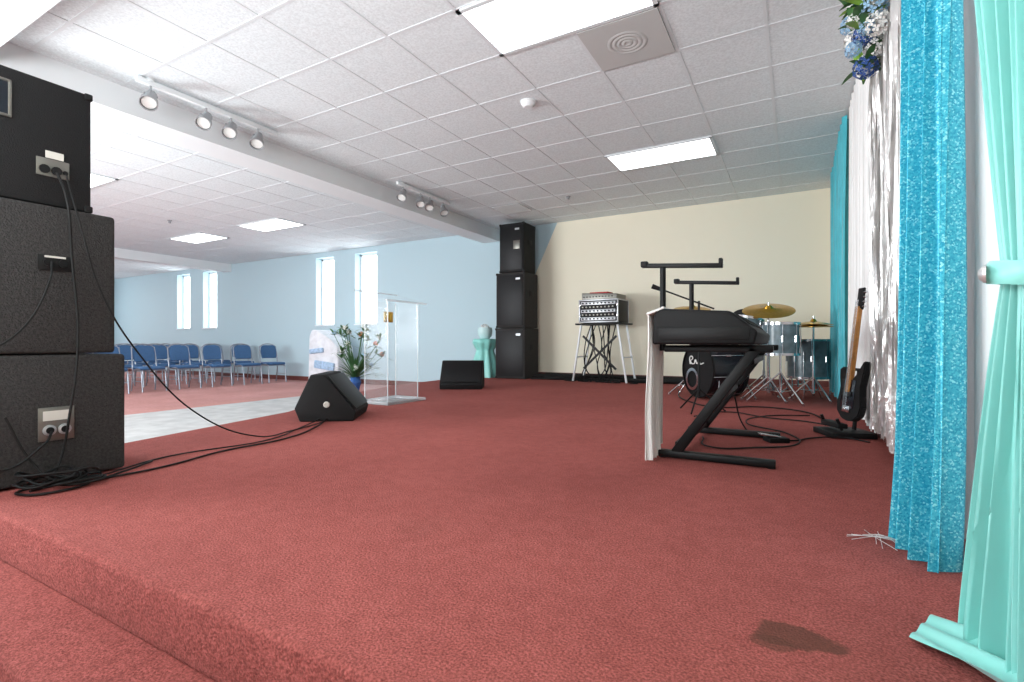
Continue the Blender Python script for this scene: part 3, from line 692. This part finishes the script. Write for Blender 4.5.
# aqua satin, tied
tp=0.735
def pinch(t):
    k=abs(t-tp)
    return 0.28+0.80*min(1,(k/(0.55 if t<tp else 0.27)))**0.8
a=cur('aqua_satin_curtain')
curtain(a,'fabric',(0.37,0.98),(0.320,1.33),ST+0.012,CE-0.01,'aqua',6.5,0.026,nu=130,nz=90,seed=6,wf=pinch,af=lambda t:0.4+0.8*min(1,abs(t-tp)/0.25),sh=lambda t:(0,0.03*(1-abs(t-tp))))
zt=CE-0.01+(ST-CE+0.02)*tp
a.lathe('tie_band',[(0.046,-0.02),(0.051,-0.01),(0.050,0.0),(0.051,0.01),(0.046,0.02)],(0.342,1.185,zt),'aqua',(0.1,0.1,0))
a.lathe('brooch',[(0,0.012),(0.008,0.010),(0.015,0.004),(0.016,0)],(0.290,1.17,zt),'foil',(0,-math.pi/2,-0.3))
v=[];fcs=[]
n=24
for j in range(n+1):
    for i in range(n+1):
        u=i/n;w_=j/n
        p0=Vector((0.195,1.25)).lerp(Vector((0.255,1.38)),u); p1=Vector((0.33,1.10)).lerp(Vector((0.35,1.34)),u)
        q_=p0.lerp(p1,w_)
        v.append((q_.x,q_.y,ST+0.008+0.011*(1+math.sin(u*16+w_*3))*(0.3+w_)))
for j in range(n):
    for i in range(n):
        k=j*(n+1)+i; fcs.append((k,k+1,k+n+2,k+n+1))
a.mesh('trailing_hem',v,fcs,'aqua')
# foil fringe
ff=cur('silver_foil_fringe_curtain')
v=[];fcs=[]
R=random.Random(11)
NS=300
for s_i in range(NS):
    y0=2.25+1.33*s_i/NS+R.uniform(-.01,.01); x0=0.405+R.uniform(-.025,.03); a0=R.uniform(0,6.28); tw=R.uniform(2,9)*R.choice((-1,1)); ww=0.007
    base=len(v); nz=40; ph=R.uniform(0,6.28); zb=0.42+R.uniform(-.03,.05)
    for k in range(nz+1):
        t=k/nz; z=CE-0.01+(zb-CE)*t; an=a0+tw*t+0.8*math.sin(t*14+ph)
        cx=x0+0.012*math.sin(t*6+ph); cy=y0+0.01*math.sin(t*5+ph*2)
        v.append((cx+ww*math.sin(an),cy+ww*math.cos(an),z)); v.append((cx-ww*math.sin(an),cy-ww*math.cos(an),z))
        if k: b_=base+2*k; fcs.append((b_-2,b_-1,b_+1,b_))
ff.mesh('strips',v,fcs,'foil',False)
ff.boxes('header',[((0.41,2.92,CE-0.03),(0.03,1.34,0.05))],'foil',0.004)
# garland
ga=A('flower_garland',(0.295,3.0,2.44))
pos=[]
R=random.Random(5)
for i in range(36):
    t=i/35; pos.append(Vector((R.uniform(-.05,.05),R.uniform(-.18,.16),-0.18+0.68*t)))
for key,nm,sel in (('bluefl','blue_hydrangeas',(0,)),('whitefl','white_hydrangeas',(1,2,4,5)),('lbfl','pale_blue_hydrangeas',(3,6))):
    bm=bmesh.new()
    for i,p_ in enumerate(pos):
        if i%7 in sel: blossom(bm,p_,R.uniform(.032,.054),34,0.35)
    obj(nm,bm_me(bm,nm),key,ga.e)
bm=bmesh.new()
for p_ in pos[::2]: leafblades(bm,p_,7,0.14,0.018,1.0,0.0)
obj('leaves',bm_me(bm,'l'),'leaf',ga.e)
bm=bmesh.new()
for p_ in pos[2::4]: leafblades(bm,p_+Vector((-.03,0,0)),5,0.15,0.018,1.0,0.0)
obj('lime_leaves',bm_me(bm,'l'),'leaf2',ga.e)
# loose foil strands on the carpet
ls=A('loose_foil_strands',(0.22,1.85,ST))
for k in range(9):
    a0=R.uniform(0,3.14); l=R.uniform(.04,.09)
    ls.tube('strand_%d'%k,[(-l*math.cos(a0),-l*math.sin(a0),0.004),(R.uniform(-.02,.02),R.uniform(-.02,.02),0.012),(l*math.cos(a0),l*math.sin(a0),0.004)],0.0008,'foil')

# ---------------------------------------------------------------- fill area lights added out of frame to brighten ceiling and stage
def add_fill(n,loc,d,sx,sy,pw):
    L_=bpy.data.lights.new(n,'AREA'); L_.shape='RECTANGLE'; L_.size=sx; L_.size_y=sy; L_.energy=pw; L_.color=(0.94,0.98,1.0)
    o=bpy.data.objects.new(n,L_); COL.objects.link(o); o.location=loc; o.rotation_euler=Vector(d).to_track_quat('-Z','Y').to_euler()
add_fill('fill_light',(-1.8,-1.2,1.5),(-0.1,0.68,0.72),2.4,1.0,95)
add_fill('fill_light.001',(-9.5,-2.8,1.3),(0.0,0.85,0.5),3.5,1.4,250)
add_fill('fill_light.002',(-6.3,-0.4,1.35),(0.48,0.82,0.22),1.4,1.0,95)

# ---------------------------------------------------------------- world, camera
w=bpy.data.worlds.new('World'); SC.world=w; w.use_nodes=True
bg=w.node_tree.nodes['Background']; bg.inputs[0].default_value=(0.90,0.96,1.0,1); bg.inputs[1].default_value=3.5
cd=bpy.data.cameras.new('Camera'); cam=bpy.data.objects.new('Camera',cd); COL.objects.link(cam)
cam.location=(0,0,CAM); cam.rotation_euler=(math.radians(90.0),0,math.radians(29.3))
cd.sensor_width=36; cd.lens=505*36/1024; cd.shift_y=0.002; cd.clip_start=0.02; cd.clip_end=100
SC.camera=cam
SC.view_settings.view_transform='Standard'; SC.view_settings.look='None'
SC.view_settings.exposure=0.82
